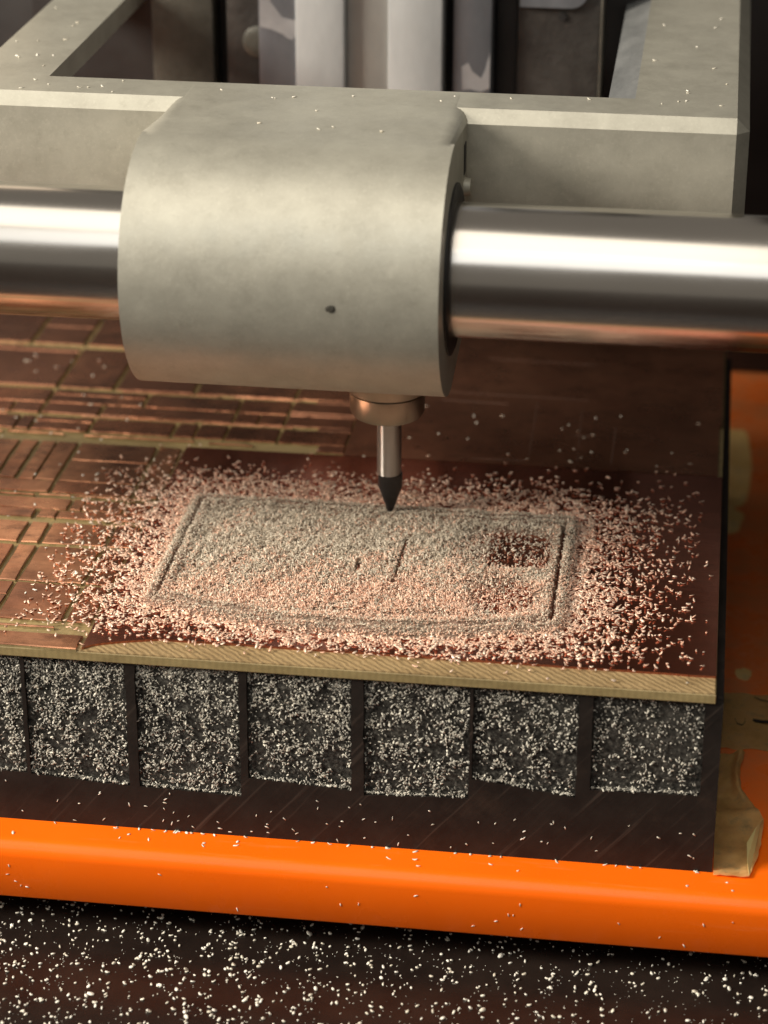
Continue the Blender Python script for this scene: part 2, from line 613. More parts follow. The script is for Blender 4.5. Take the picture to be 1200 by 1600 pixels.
# ribs left standing between the pockets
ribs = [(XB0, POCKETS[0][0], -18.0)]
for p, q in zip(POCKETS, POCKETS[1:]):
    ribs.append((p[1], q[0], min(p[3], q[2]) + 0.02))
ribs.append((POCKETS[-1][1], XB1, -14.3))
for a, b, zf in ribs:
    bm = bmesh.new()
    n = 16
    L, Rr = [], []
    for k in range(n + 1):
        z = zf + (-1.66 - zf) * k / n
        j = min(0.13, (b - a) * 0.2)
        xa = a + (wob(z + a * 3, j) if a > XB0 else 0)
        xb = b + (wob(z + b * 5 + 40, j) if b < XB1 else 0)
        L.append((bm.verts.new((xa, FY - 0.003, z)), bm.verts.new((xa, FY + 0.9, z))))
        Rr.append((bm.verts.new((xb, FY - 0.003, z)), bm.verts.new((xb, FY + 0.9, z))))
    for k in range(n):
        bm.faces.new((L[k][0], L[k + 1][0], Rr[k + 1][0], Rr[k][0]))
        bm.faces.new((L[k][1], L[k + 1][1], L[k + 1][0], L[k][0]))
        bm.faces.new((Rr[k][0], Rr[k + 1][0], Rr[k + 1][1], Rr[k][1]))
        bm.faces.new((Rr[k][1], Rr[k + 1][1], L[k + 1][1], L[k][1]))
    bm.faces.new((L[n][0], L[n][1], Rr[n][1], Rr[n][0]))
    bm.faces.new((L[0][1], L[0][0], Rr[0][0], Rr[0][1]))
    from_bm("rib", bm, BLOCK, block)
for a, b, za, zb in POCKETS:
    bm = bmesh.new()
    nx, nz = 30, 40
    grid = []
    for i in range(nx + 1):
        row = []
        for k in range(nz + 1):
            x = a + (b - a) * i / nx
            zf = min(za, zb) - 0.3
            z = zf + (-1.66 - zf) * k / nz
            d = noise.noise(Vector((x * 1.1, z * 1.1, 0))) * 0.10 + noise.noise(Vector((x * 3, z * 3, 5))) * 0.10
            row.append(bm.verts.new((x, FY + 0.62 + d - 0.18 * (1 - k / nz), z)))
        grid.append(row)
    for i in range(nx):
        for k in range(nz):
            bm.faces.new((grid[i][k], grid[i + 1][k], grid[i + 1][k + 1], grid[i][k + 1]))
    from_bm("pocket_face", bm, POCKET, block, 180)

# ------------------------------------------------------------------ circuit board
board = thing("circuit_board", "copper clad circuit board, half engraved, lying on the black block", "circuit board",
              (0, 13, -1.6))
BX0, BX1, BY0, BY1 = -78.0, 43.25, -41.6, 67.2
GZ = -0.45                                     # floor of the milled grooves
bm = bmesh.new()
box(bm, BX0, BX1, BY0, BY1, -1.6, GZ, 0.06, 1)
from_bm("substrate", bm, FR4, board)
# milled strip along the front edge, a hair proud of the substrate
bm = bmesh.new()
n = 90
fr, bk = [], []
for k in range(n + 1):
    x = -33.5 + (43.1 + 33.5) * k / n
    back = -41.3 + 3.5 * min(1.0, max(0.0, (x + 33.5) / 10.0)) ** 0.6 + wob(x * 0.8, 0.12)
    fr.append((x, BY0 + .10 + wob(x * 1.7, 0.05)))
    bk.append((x, max(back, BY0 + 0.3)))
prism_z(bm, fr + bk[::-1], GZ - 0.05, -0.28)
from_bm("milled_edge_strip", bm, FR4_LEDGE, board)

pad_cache = {}


def pad(x0, x1, y0, y1, mat=None, jit=0.09, tilt=0.004):
    if x1 - x0 < 0.25 or y1 - y0 < 0.25:
        return
    bm = bmesh.new()
    nx = max(2, min(14, int((x1 - x0) / 0.9)))
    ny = max(2, min(8, int((y1 - y0) / 2)))
    ol = []
    for k in range(nx):
        ol.append((x0 + (x1 - x0) * k / nx, y0))
    for k in range(ny):
        ol.append((x1, y0 + (y1 - y0) * k / ny))
    for k in range(nx):
        ol.append((x1 - (x1 - x0) * k / nx, y1))
    for k in range(ny):
        ol.append((x0, y1 - (y1 - y0) * k / ny))
    ol = [(x + random.uniform(-jit, jit), y + random.uniform(-jit, jit)) for x, y in ol]
    cx, cy = (x0 + x1) / 2, (y0 + y1) / 2
    tx, ty = random.uniform(-tilt, tilt), random.uniform(-tilt, tilt)
    w, h = (x1 - x0), (y1 - y0)
    tx = max(-0.06 / w, min(0.06 / w, tx * 3))
    ty = max(-0.06 / h, min(0.06 / h, ty * 3))
    c = min(0.11, w * 0.3, h * 0.3)

    def zt(x, y):
        return (x - cx) * tx + (y - cy) * ty
    r0 = [bm.verts.new((x, y, GZ - 0.01)) for x, y in ol]
    rm = [bm.verts.new((x, y, -0.17)) for x, y in ol]
    r1 = [bm.verts.new((x, y, zt(x, y) - c)) for x, y in ol]
    r2 = [bm.verts.new((cx + (x - cx) * (1 - 2 * c / w), cy + (y - cy) * (1 - 2 * c / h), zt(x, y))) for x, y in ol]
    m = len(ol)
    for A, B, mi in ((r0, rm, 1), (rm, r1, 0), (r1, r2, 0)):
        for i in range(m):
            bm.faces.new((A[i], A[(i + 1) % m], B[(i + 1) % m], B[i])).material_index = mi
    bm.faces.new(r2)
    return from_bm("copper_pad", bm, (mat or COPPER_OLD, FR4), board)


# grooves: (centre, width)
def cells(lo, hi, cuts):
    out, c = [], lo
    for p, w in sorted(cuts):
        if p - w / 2 > c and p - w / 2 < hi:
            out.append((c, p - w / 2))
            c = p + w / 2
        elif p - w / 2 <= c:
            c = max(c, p + w / 2)
    if c < hi:
        out.append((c, hi))
    return out


# left, already used part of the sheet
def merged(cs, prob):
    out = [list(cs[0])]
    for a, b in cs[1:]:
        if random.random() < prob:
            out[-1][1] = b
        else:
            out.append([a, b])
    return out


def split_pad(xa, xb, ya, yb, mat):
    """a pad, sometimes crossed by one more hairline cut at its own height or place"""
    r = random.random()
    if r < 0.30 and yb - ya > 3:
        ym = random.uniform(ya + 0.8, yb - 0.8)
        pad(xa, xb, ya, ym - 0.11, mat)
        pad(xa, xb, ym + 0.11, yb, mat)
    elif r < 0.45 and xb - xa > 5:
        xm = random.uniform(xa + 1.5, xb - 1.5)
        ym = random.uniform(ya + 0.3 * (yb - ya), yb)
        pad(xa, xm - 0.13, ya, yb, mat)
        pad(xm + 0.13, xb, ya, yb, mat)
    else:
        pad(xa, xb, ya, yb, mat)


def slivers(y, w, xa, xb):
    """thin copper threads the cutter left standing in a wide groove"""
    x = xa + random.uniform(0, 5)
    while x < xb - 2:
        l = random.uniform(4, 17)
        if random.random() < 0.75:
            yy = y + random.uniform(-0.22, 0.22) * w
            pad(x, min(x + l, xb), yy - random.uniform(0.13, 0.24), yy + random.uniform(0.13, 0.24), None, 0.05)
        x += l + random.uniform(0.4, 3)


ROWS_A = [(-36.6, 3.2), (-25.2, 0.55), (-14.6, 0.9), (-7.4, 1.5), (-4.2, 0.3), (0.2, 1.9), (4.9, 0.3)]
for (ya, yb) in cells(BY0 + .05, 17.9, ROWS_A):
    cuts = [(-64.0, 0.5), (-55.4, 0.55), (-46.9, 0.6), (-35.5, 0.6)]
    if ya < -14:
        cuts += [(-44.1, 0.5)]
    if ya > 4.5:
        cuts += [(-52.6, 0.6), (-44.2, 0.6)]
    if -8 < ya < 0:
        cuts += [(-43.0, 0.4)]
    if ya < -35:
        cuts = [(-60.0, 1.0), (-46.9, 0.8)]
    if ya < -38.7:
        cuts = []
    for (xa, xb) in merged(cells(BX0 + .05, -32.2, cuts), 0.08):
        split_pad(xa, xb, ya, yb, random.choice((COPPER_OLD, COPPER_OLD, COPPER_RED)))
for y, w in ((-36.6, 3.2), (-7.4, 1.5), (0.2, 1.9)):
    slivers(y, w, -70, -33)
ROWS_B = [(20.6, 2.5), (27.2, 1.3), (31.6, 0.3), (37.2, 1.2), (54.0, 1.7)]
for (ya, yb) in cells(18.7, BY1 - .05, ROWS_B):
    if yb < 20.6:
        continue
    cuts = [(-64.0, 0.45), (-55.4, 0.55), (-46.7, 0.6), (-34.6, 0.65), (-27.0, 0.4), (-19.4, 0.4)]
    if 28 < ya < 37:
        cuts += [(-41.0, 0.5)]
    if ya > 46:
        cuts = [(-64, 0.7), (-55.4, 0.8), (-44.0, 0.6)]
    for (xa, xb) in merged(cells(BX0 + .05, -9.6 if ya < 40 else -12.0, cuts), 0.2):
        split_pad(xa, xb, ya, yb, random.choice((COPPER_RED, COPPER_RED, COPPER_DULL)))
for y, w in ((20.6, 2.5), (27.2, 1.3), (37.2, 1.2), (31.6, 0.3)):
    pad(random.uniform(-17, -11.5), -9.5, y - w / 2, y + w / 2, COPPER_DULL, 0.12)
for y, w in ((20.6, 2.5), (27.2, 1.3), (37.2, 1.2), (54.0, 1.7)):
    slivers(y, w, -74, -18)
# fresh copper
fresh = bmesh.new()
ol = [(-31.6, -41.35)] + [(-31.6 + 9.0 * k / 8, -41.35 + 3.5 * (k / 8) ** 0.6) for k in range(1, 9)]
ol += [(-22.6 + (43.2 + 22.6) * k / 40, -37.85 + wob(k * 1.7, 0.10)) for k in range(1, 41)]
ol += [(43.2, 18.6), (-31.6, 18.45)]
prism_z(fresh, ol, GZ - .01, 0.0)
fp = from_bm("copper_panel", fresh, COPPER_NEW, board)
fp["label"] = "fresh dark red brown copper area under the swarf"
bm = bmesh.new()
ol = [(-9.35, 18.75), (42.6, 18.95), (42.6, 36), (43.0, 37), (43.0, 67.1), (-11.8, 67.1), (-11.8, 41.0), (-9.35, 40.6)]
prism_z(bm, ol, GZ - .01, -0.03)
fp = from_bm("copper_panel", bm, COPPER_DULL, board)
fp["label"] = "dulled and smudged copper area at the back of the board"
# faint scored lines and burrs on the dull area
bm = bmesh.new()
for (xa, ya, xb, yb, w) in ((2.5, 43.8, 23.4, 43.4, .22), (7.3, 57.9, 24.0, 57.5, .16), (16.0, 41.5, 16.4, 22, .14),
                            (22.7, 40.0, 23.2, 21.0, .14), (27.9, 34.0, 27.9, 21.0, .22), (8.5, 20.2, 16.0, 20.5, .12),
                            (22.0, 30.2, 24.6, 30.0, .18), (2.0, 40.6, 12.0, 40.3, .14)):
    dx, dy = xb - xa, yb - ya
    l = math.hypot(dx, dy)
    nx_, ny_ = -dy / l * w / 2, dx / l * w / 2
    q = [bm.verts.new(c) for c in ((xa - nx_, ya - ny_, -0.058), (xb - nx_, yb - ny_, -0.058),
                                   (xb, yb, 0.0), (xa, ya, 0.0))]
    q2 = [bm.verts.new(c) for c in ((xa + nx_, ya + ny_, -0.058), (xb + nx_, yb + ny_, -0.058))]
    bm.faces.new((q[0], q[1], q[2], q[3]))
    bm.faces.new((q[3], q[2], q2[1], q2[0]))
sb = from_bm("scored_lines", bm, SCORE, board)
sb["kind"] = "stuff"


# ------------------------------------------------------------------ swarf
def chip_mesh(name, P, L, W, yaw, pitch, roll, curl, mat, normal_axis='Z', T=0.045):
    """P (N,3) centres in mm; every chip is a bent flake of 3 cross sections."""
    N = len(P)
    t = np.array([-1.0, 0.0, 1.0])
    ang = curl[:, None] * t[None, :] * 0.5
    cs = np.where(np.abs(curl) < 1e-3, 1e-3, curl)
    Rad = L / cs
    X = Rad[:, None] * np.sin(ang)
    Zc = Rad[:, None] * (1 - np.cos(ang))
    wv = W[:, None] * np.array([0.55, 1.0, 0.45])[None, :] * 0.5
    V = np.zeros((N, 3, 4, 3))
    nz = np.cos(ang)
    nx = -np.sin(ang)
    for j, (sy, sz) in enumerate(((-1, -1), (1, -1), (1, 1), (-1, 1))):
        V[:, :, j, 0] = X + nx * sz * T / 2
        V[:, :, j, 1] = sy * wv
        V[:, :, j, 2] = Zc + nz * sz * T / 2
    V = V.reshape(N, 12, 3)
    V[:, :, 2] -= V[:, :, 2].mean(axis=1, keepdims=True)
    cy, sy_ = np.cos(yaw), np.sin(yaw)
    cp, sp = np.cos(pitch), np.sin(pitch)
    cr, sr = np.cos(roll), np.sin(roll)
    x, y, z = V[..., 0], V[..., 1], V[..., 2]
    y, z = y * cr[:, None] - z * sr[:, None], y * sr[:, None] + z * cr[:, None]
    x, z = x * cp[:, None] + z * sp[:, None], -x * sp[:, None] + z * cp[:, None]
    x, y = x * cy[:, None] - y * sy_[:, None], x * sy_[:, None] + y * cy[:, None]
    if normal_axis == 'Y':                      # flakes lying against a wall that faces -Y
        x, y, z = x, -z, y
    V = np.stack([x, y, z], axis=-1) + P[:, None, :]
    quads = []
    for s in (0, 4):
        for j in range(4):
            quads.append([s + j, s + (j + 1) % 4, s + 4 + (j + 1) % 4, s + 4 + j])
    quads.append([3, 2, 1, 0])
    quads.append([8, 9, 10, 11])
    Q = np.array(quads)
    F = (Q[None, :, :] + (np.arange(N) * 12)[:, None, None]).reshape(-1)
    nf = N * len(quads)
    me = bpy.data.meshes.new(name)
    me.vertices.add(N * 12)
    me.vertices.foreach_set("co", V.reshape(-1).astype(np.float32))
    me.loops.add(nf * 4)
    me.loops.foreach_set("vertex_index", F.astype(np.int32))
    me.polygons.add(nf)
    me.polygons.foreach_set("loop_start", np.arange(0, nf * 4, 4, dtype=np.int32))
    me.update(calc_edges=True)
    me.validate()
    return link(name, me, mat)


def rnd(n, a, b):
    return RNG.uniform(a, b, n)


fx = np.array([-26.3, -18.2, -8.3, 3.4, 13.3, 23.1, 25.0])
fyv = np.array([-27.7, -30.0, -32.0, -32.0, -30.6, -28.1, -27.8])
X_L, X_R, Y_B = -25.6, 23.1, 0.4


def front_y(x):
    return np.interp(x, fx, fyv)


def sdist(x, y):
    """signed distance (approx.) to the engraved outline, negative inside"""
    dx = np.maximum(X_L - x, x - X_R)
    dy = np.maximum(front_y(x) - y, y - Y_B)
    out = np.hypot(np.maximum(dx, 0), np.maximum(dy, 0))
    return out + np.minimum(np.maximum(dx, dy), 0)


# smooth random field for clumping
def field(x, y, s, seed):
    r = np.random.default_rng(seed)
    v = np.zeros_like(x)
    for k in range(14):
        a = r.uniform(0, 2 * np.pi)
        f = r.uniform(0.6, 1.6) / s
        v += np.sin(2 * np.pi * f * (x * np.cos(a) + y * np.sin(a)) + r.uniform(0, 6.28))
    return v / 3.7


def sparse_holes(x, y):
    """1 inside the two patches where bare copper still shows"""
    e1 = (np.abs((x - 16.0) / 6.3) ** 4 + np.abs((y + 8.3) / 5.6) ** 4)
    a = np.clip(1.5 - e1, 0, 1) * np.clip((x - 7.0) / 8, 0.25, 1)
    e2 = ((x - 16.8) / 4.3) ** 2 + ((y + 21.5) / 5.0) ** 2
    b = np.clip(1.7 - e2, 0, 1) * 0.82
    c = np.exp(-((y - (front_y(x) + 3.4)) / 0.7) ** 2) * ((x > -6) & (x < 12)) * 0.6
    return np.maximum(np.maximum(a, b), c)


def trench(x, y):
    """1 in the narrow lines the cutter has just opened"""
    def seg(xa, ya, xb, yb, w):
        dx, dy = xb - xa, yb - ya
        l2 = dx * dx + dy * dy
        t = np.clip(((x - xa) * dx + (y - ya) * dy) / l2, 0, 1)
        d = np.hypot(x - xa - t * dx, y - ya - t * dy)
        return np.clip(1.4 - d / w, 0, 1)
    wv = 0.10 * np.sin(y * 2.1) + 0.08 * np.sin(y * 5.3)
    x = x + wv
    r = seg(22.9, -2.0, 23.2, -27.0, 0.24)
    r = np.maximum(r, seg(3.1, -7.6, 2.9, -20.4, 0.22))
    r = np.maximum(r, 0.55 * seg(-25.6, -26.6, -25.7, -15.0, 0.15))
    r = np.maximum(r, 0.6 * np.exp(-((y - front_y(x) - 0.3) / 0.22) ** 2) * ((x > -24) & (x < 20))
                   * (field(x, y * 0 + 1, 9, 5) > -0.35))
    r = np.maximum(r, seg(-2.0, -17.0, -2.2, -15.0, 0.3))
    r = np.maximum(r, seg(-14.0, -19.6, -12.4, -20.0, 0.25))
    return r


def heap_h(x, y):
    d = sdist(x, y)
    n = field(x, y, 5.0, 3) * 0.10 + field(x, y, 1.6, 4) * 0.07
    body = np.clip((2.4 - d) / 1.6, 0, 1)
    ridge = 0.40 * np.exp(-((np.abs(d) - 0.85) / 0.75) ** 2) - 0.2 * np.exp(-(d / 0.2) ** 2)
    h = body * (0.42 + n) + ridge * body
    h = h * (1 - 1.0 * sparse_holes(x, y)) - 0.95 * trench(x, y)
    return h - 0.10


gx = np.arange(-31, 29.01, 0.22)
gy = np.arange(-36.5, 5.5, 0.22)
GX, GY = np.meshgrid(gx, gy, indexing='ij')
H = heap_h(GX, GY) + RNG.normal(0, 0.035, GX.shape)
keep = H > -0.09
V = np.stack([GX, GY, np.maximum(H, -0.10)], -1).reshape(-1, 3)
nI, nJ = GX.shape
idx = np.arange(nI * nJ).reshape(nI, nJ)
q = np.stack([idx[:-1, :-1], idx[1:, :-1], idx[1:, 1:], idx[:-1, 1:]], -1).reshape(-1, 4)
any_up = (keep[:-1, :-1] | keep[1:, :-1] | keep[1:, 1:] | keep[:-1, 1:]).reshape(-1)
me = bpy.data.meshes.new("dust_bed")
me.from_pydata(V.tolist(), [], q[any_up].tolist())
hb = link("dust_bed", me, HEAP, None, 180)
tag(hb, "packed bed of pinkish grey dust under the loose swarf on the board", "dust", kind="stuff")

# candidates for loose flakes on the board
NC = 165000
cx_ = rnd(NC, -42, 43)
cy_ = rnd(NC, -41.2, 20)
d = sdist(cx_, cy_)
clump = 1 + 0.5 * field(cx_, cy_, 3.0, 21) + 0.35 * field(cx_, cy_, 1.2, 22)
side = np.where(cx_ > X_R, 4.6, np.where(cx_ < X_L, 5.2, np.where(cy_ > Y_B, 6.5, 4.4)))
pout = 0.95 * np.exp(-np.maximum(d - 1.2, 0) / side * 1.05) * np.clip(clump, 0.15, 1.6)
band = np.exp(-(d / 1.5) ** 4)
pin = 0.95 * (1 - 0.86 * sparse_holes(cx_, cy_)) * (1 - np.clip(trench(cx_, cy_) * 1.5, 0, 1))
p = np.where(d < 1.8, pin, np.minimum(pout, 1) * 0.52)
p *= 1 - 0.65 * np.exp(-(d / 0.22) ** 2)
p *= np.clip((cy_ + 39.2) / 2.6, 0.03, 1)          # thins out over the milled strip
p *= np.clip((15.5 + 1.5 * field(cx_, cy_ * 0, 8, 31) - cy_) / 8, 0, 1) ** 1.1
p += 0.0025 * (cx_ > -36)
p *= np.clip((43.0 - cx_) / 4, 0, 1)
# keep the cutter itself clear
p *= np.hypot(cx_, cy_) > 0.7
sel = RNG.random(NC) < p
cx_, cy_, d = cx_[sel], cy_[sel], d[sel]
n = len(cx_)
base_z = np.maximum(heap_h(cx_, cy_), np.where(cy_ < -37.9, GZ, 0.0))
onband0 = np.abs(d) < 1.5
grey_p = np.where(d < 1.2, np.clip(0.58 + (cy_ + 16 - 0.18 * cx_) / 17, 0.12, 0.92), 0.03)
grey_p = np.where(onband0, np.maximum(grey_p, 0.55), grey_p)
grey_p = np.clip(grey_p + 0.18 * field(cx_, cy_, 7, 41) * (d < 1.2), 0.02, 0.96)
is_grey = RNG.random(n) < grey_p
inside = d < 1.8
onband = np.abs(d) < 1.7
L = np.where(onband, rnd(n, 0.16, 0.36), np.where(inside, rnd(n, 0.24, 0.62), rnd(n, 0.28, 0.80))) * np.where(RNG.random(n) < 0.06, 1.5, 1.0)
W = np.where(onband, rnd(n, 0.08, 0.16), np.where(inside, rnd(n, 0.09, 0.20), rnd(n, 0.18, 0.38)))
curl = np.where(inside, rnd(n, 0.4, 2.4), rnd(n, 0.1, 1.7))
yaw = rnd(n, 0, 2 * np.pi)
pitch = RNG.normal(0, np.where(inside, 0.6, 0.28), n)
roll = RNG.normal(0, np.where(inside, 0.7, 0.35), n)
z = base_z + 0.07 + np.where(inside, rnd(n, 0.0, 0.28), rnd(n, 0.0, 0.06)) + 0.28 * L * np.abs(np.sin(pitch))
P = np.stack([cx_, cy_, z], -1)
for nm, mk, mt, lb in (("copper_swarf", ~is_grey, CHIP_COPPER, "loose pink copper flakes scattered over and around the engraved outline"),
                       ("fibreglass_swarf", is_grey, CHIP_GREY, "beige grey fibreglass shavings heaped inside the engraved outline")):
    o = chip_mesh(nm, P[mk], L[mk], W[mk], yaw[mk], pitch[mk], roll[mk], curl[mk], mt)
    tag(o, lb, "swarf", kind="stuff")

# shavings clinging to the pocket floors
PS, PF = [], []
for i, (a, b, za, zb) in enumerate(POCKETS):
    n = int((b - a) * 16.5 * (14.0 if i < 4 else 11.0 if i < 6 else 7.0 if i == 6 else 4.0))
    x = rnd(n, a + 0.1, b - 0.1)
    u = RNG.random(n)
    zf = za + (zb - za) * (x - a) / (b - a)
    zz = zf + 0.15 + (-1.9 - zf - 0.15) * u
    k = field(x, zz, 4.5, 50 + i) * 0.55 + field(x, zz, 1.5, 70 + i) * 0.45 + 0.55
    ok = RNG.random(n) < np.clip(k, 0.03, 1)
    PS.append(np.stack([x[ok], FY + 0.52 - 0.18 * (1 - u[ok]) - RNG.random(ok.sum()) * 0.15, zz[ok]], -1))
    nb = int((b - a) * 9)                       # ledge at the pocket foot
    x = rnd(nb, a + .1, b - .1)
    zf = za + (zb - za) * (x - a) / (b - a)
    PS.append(np.stack([x, FY + rnd(nb, 0.05, 0.5), zf + rnd(nb, 0.05, 0.35)], -1))
for i, (a, b, za, zb) in enumerate(POCKETS):    # finest dust, packed under the board
    n = int((b - a) * (95 if i < 4 else 60 if i < 6 else 30))
    x = rnd(n, a + .1, b - .1)
    zz = -1.8 - np.abs(RNG.normal(0, 3.2, n))
    ok = (RNG.random(n) < np.clip(0.6 + 0.5 * field(x, zz, 3, 130 + i), 0.1, 1)) & (zz > -13)
    PF.append(np.stack([x[ok], FY + 0.5 - RNG.random(ok.sum()) * 0.12, zz[ok]], -1))
P = np.concatenate(PF)
n = len(P)
o = chip_mesh("clinging_dust", P, rnd(n, 0.10, 0.26), rnd(n, 0.06, 0.13), rnd(n, 0, 6.28), RNG.normal(0, .5, n),
              RNG.normal(0, .6, n), rnd(n, .2, 1.6), CHIP_WALL, 'Y', 0.04)
tag(o, "fine grey dust caught high in the pockets just under the board", "dust", kind="stuff")
P = np.concatenate(PS)
n = len(P)
o = chip_mesh("clinging_swarf", P, rnd(n, 0.20, 0.55), rnd(n, 0.09, 0.25), rnd(n, 0, 6.28), RNG.normal(0, 0.7, n),
              RNG.normal(0, 0.8, n), rnd(n, 0.2, 2.4), CHIP_WALL, 'Y', 0.04)
tag(o, "curled grey white shavings clinging inside the pockets of the black block", "swarf", kind="stuff")

# flakes on the table in front of the lip
n = 4700
x = rnd(n, -60, 75)
y = -39.5 - rnd(n, 0, 48)
k = 0.62 + 0.35 * field(x, y, 6, 91) + 0.35 * field(x, y, 2.2, 92) + np.clip(-x / 150, -0.25, 0.25)
ok = RNG.random(n) < np.clip(k, 0.05, 1)
x, y = x[ok], y[ok]
n = len(x)
L = rnd(n, 0.18, 0.58) * np.where(RNG.random(n) < 0.05, 1.6, 1)
pt = RNG.normal(0, 0.3, n)
P = np.stack([x, y, Z_TABLE + 0.06 + 0.3 * L * np.abs(np.sin(pt))], -1)
o = chip_mesh("table_swarf", P, L, L * rnd(n, 0.42, 0.85), rnd(n, 0, 6.28), pt, RNG.normal(0, 0.4, n), rnd(n, 0.1, 1.5),
              CHIP_WHITE, 'Z', 0.15)
tag(o, "white plastic flakes scattered over the dark table below the orange lip", "swarf", kind="stuff")
# fine specks between them
n = 6000
P = np.stack([rnd(n, -60, 75), -40 - rnd(n, 0, 46), np.full(n, Z_TABLE + 0.03)], -1)
k = 0.5 + 0.5 * field(P[:, 0], P[:, 1], 5, 95)
P = P[RNG.random(n) < np.clip(k, 0.1, 1)]
n = len(P)
o = chip_mesh("table_dust", P, rnd(n, 0.08, 0.26), rnd(n, 0.05, 0.12), rnd(n, 0, 6.28), RNG.normal(0, .2, n),
              RNG.normal(0, .3, n), rnd(n, .1, 1), CHIP_WALL, 'Z', 0.04)
tag(o, "fine pale specks lying between the flakes on the dark table", "dust", kind="stuff")

# strays: lip face and top, lower band of the block, castings, copper at the back
PS = []
PS.append(np.stack([rnd(22, -46, 54), rnd(22, -44.9, -41.6), np.full(22, Z_BED + .06)], -1))
PS.append(np.stack([rnd(30, -46, 44), FY - 0.25 + RNG.normal(0, .06, 30), np.full(30, Z_BED + .08)], -1))
PS.append(np.stack([rnd(14, -48, 43), rnd(14, -2.2, 3.8), np.full(14, 56.56)], -1))
PS.append(np.stack([rnd(8, -24, 6), rnd(8, -15, 1.5), np.full(8, 56.64)], -1))
PS.append(np.stack([rnd(13, 31, 41.5), rnd(13, 2, 60), np.full(13, 56.56)], -1))
PS.append(np.stack([rnd(18, -55, -45.5), rnd(18, 6, 60), np.full(18, 56.56)], -1))
PS.append(np.stack([rnd(60, -64, -36), rnd(60, -36, 50), np.full(60, 0.08)], -1))
PS.append(np.stack([rnd(30, -6, 40), rnd(30, 20, 40), np.full(30, 0.0)], -1))
P = np.concatenate(PS)
n = len(P)
o = chip_mesh("stray_swarf", P, rnd(n, 0.25, 0.75), rnd(n, 0.15, 0.35), rnd(n, 0, 6.28), RNG.normal(0, .2, n),
              RNG.normal(0, .3, n), rnd(n, .1, 1.4), CHIP_WHITE, 'Z', 0.07)
tag(o, "single pale flakes strayed onto the casting, lip and copper", "swarf", kind="stuff")
n = 75
P = np.concatenate([np.stack([rnd(26, -45, 54), np.full(26, LIP_Y - .05), rnd(26, -31.8, -27)], -1),
                    np.stack([rnd(70, -45, 43), np.full(70, FY - .05), rnd(70, -24.4, -18.8)], -1)])
n = len(P)
o = chip_mesh("face_swarf", P, rnd(n, 0.2, 0.55), rnd(n, 0.07, 0.16), rnd(n, 0, 6.28), RNG.normal(0, .1, n),
              RNG.normal(0, .2, n), rnd(n, .1, 1.0), CHIP_WHITE, 'Y', 0.05)
tag(o, "tiny flakes stuck to the upright orange and black front faces", "swarf", kind="stuff")

# ------------------------------------------------------------------ masking tape
def tape(name, outline_fn, nx, ny, zfn, mat, label):
    bm = bmesh.new()
    g = []
    for i in range(nx + 1):
        row = []
        for k in range(ny + 1):
            x, y = outline_fn(i / nx, k / ny)
            row.append(bm.verts.new((x, y, Z_BED + zfn(i / nx, k / ny, x, y))))
        g.append(row)
    for i in range(nx):
        for k in range(ny):
            bm.faces.new((g[i][k], g[i + 1][k], g[i + 1][k + 1], g[i][k + 1]))
    bmesh.ops.solidify(bm, geom=bm.faces[:], thickness=0.06)
    o = from_bm(name, bm, mat, None, 60, (47, -20, Z_BED))
    return tag(o, label, "tape")


def n2(x, y, s, z=0.0):
    return noise.noise(Vector((x / s, y / s, z)))


def ol1(u, v):
    x = 44.5 + u * 11.5
    y = -12.3 + v * 14.6 + 0.5 * n2(x, v * 3, 2.0) + 0.3 * u
    return x, y


flat_tape = tape("masking_tape", ol1, 24, 24, lambda u, v, x, y: 0.12 + 0.10 * max(0, n2(x, y, 2.2, 4)) + 0.06 * n2(x, y, .8, 2),
     TAPE, "flat grubby tan masking tape strip on the orange bed, inked marks on it")


def ol2(u, v):
    y = -42.2 + v * 28.2
    wr = float(np.interp(v, [0, 0.18, 0.42, 0.55, 0.7, 0.85, 1.0], [4.2, 5.4, 6.0, 4.6, 3.1, 3.0, 3.6]))
    wr += 0.25 * n2(0, y, 1.5, 8)
    x = 44.35 + u * wr
    return x, y + 0.35 * n2(x, 0, 1.2, 3)


def z2(u, v, x, y):
    z = 0.15 + 0.35 * (0.5 + n2(x, y, 3.0, 11)) + 0.14 * n2(x, y, 1.1, 12)
    z += 0.9 * math.exp(-((u - 0.85) / 0.18) ** 2) * max(0, min(1, (v - .45) * 5))   # rolled edge, upper half
    z += 0.7 * math.exp(-((v - 0.47) / 0.05) ** 2) * (0.4 + 0.6 * u)                  # crease
    z += 1.1 * max(0.0, u - 0.55) * max(0.0, 1 - abs(v - .3) * 3)
    return max(0.08, z)


crumpled = tape("masking_tape", ol2, 26, 70, z2, TAPE, "crumpled tan masking tape tab curling up beside the corner of the black block")
# the folded corner showing its yellow side
bm = bmesh.new()
vs = [(48.6, -41.9), (49.9, -31.6), (50.3, -30.4), (49.4, -32.6), (48.2, -36.2), (48.3, -39.6)]
vv = [bm.verts.new((x, y, Z_BED + z)) for (x, y), z in zip(vs, (0.35, 1.0, 1.2, 1.45, 1.25, 0.95))]
bm.faces.new(vv)
bmesh.ops.triangulate(bm, faces=bm.faces[:])
bmesh.ops.solidify(bm, geom=bm.faces[:], thickness=0.06)
o = from_bm("folded_corner", bm, TAPE_CLEAN, crumpled, 30)
o["label"] = "cleaner yellow folded over corner"
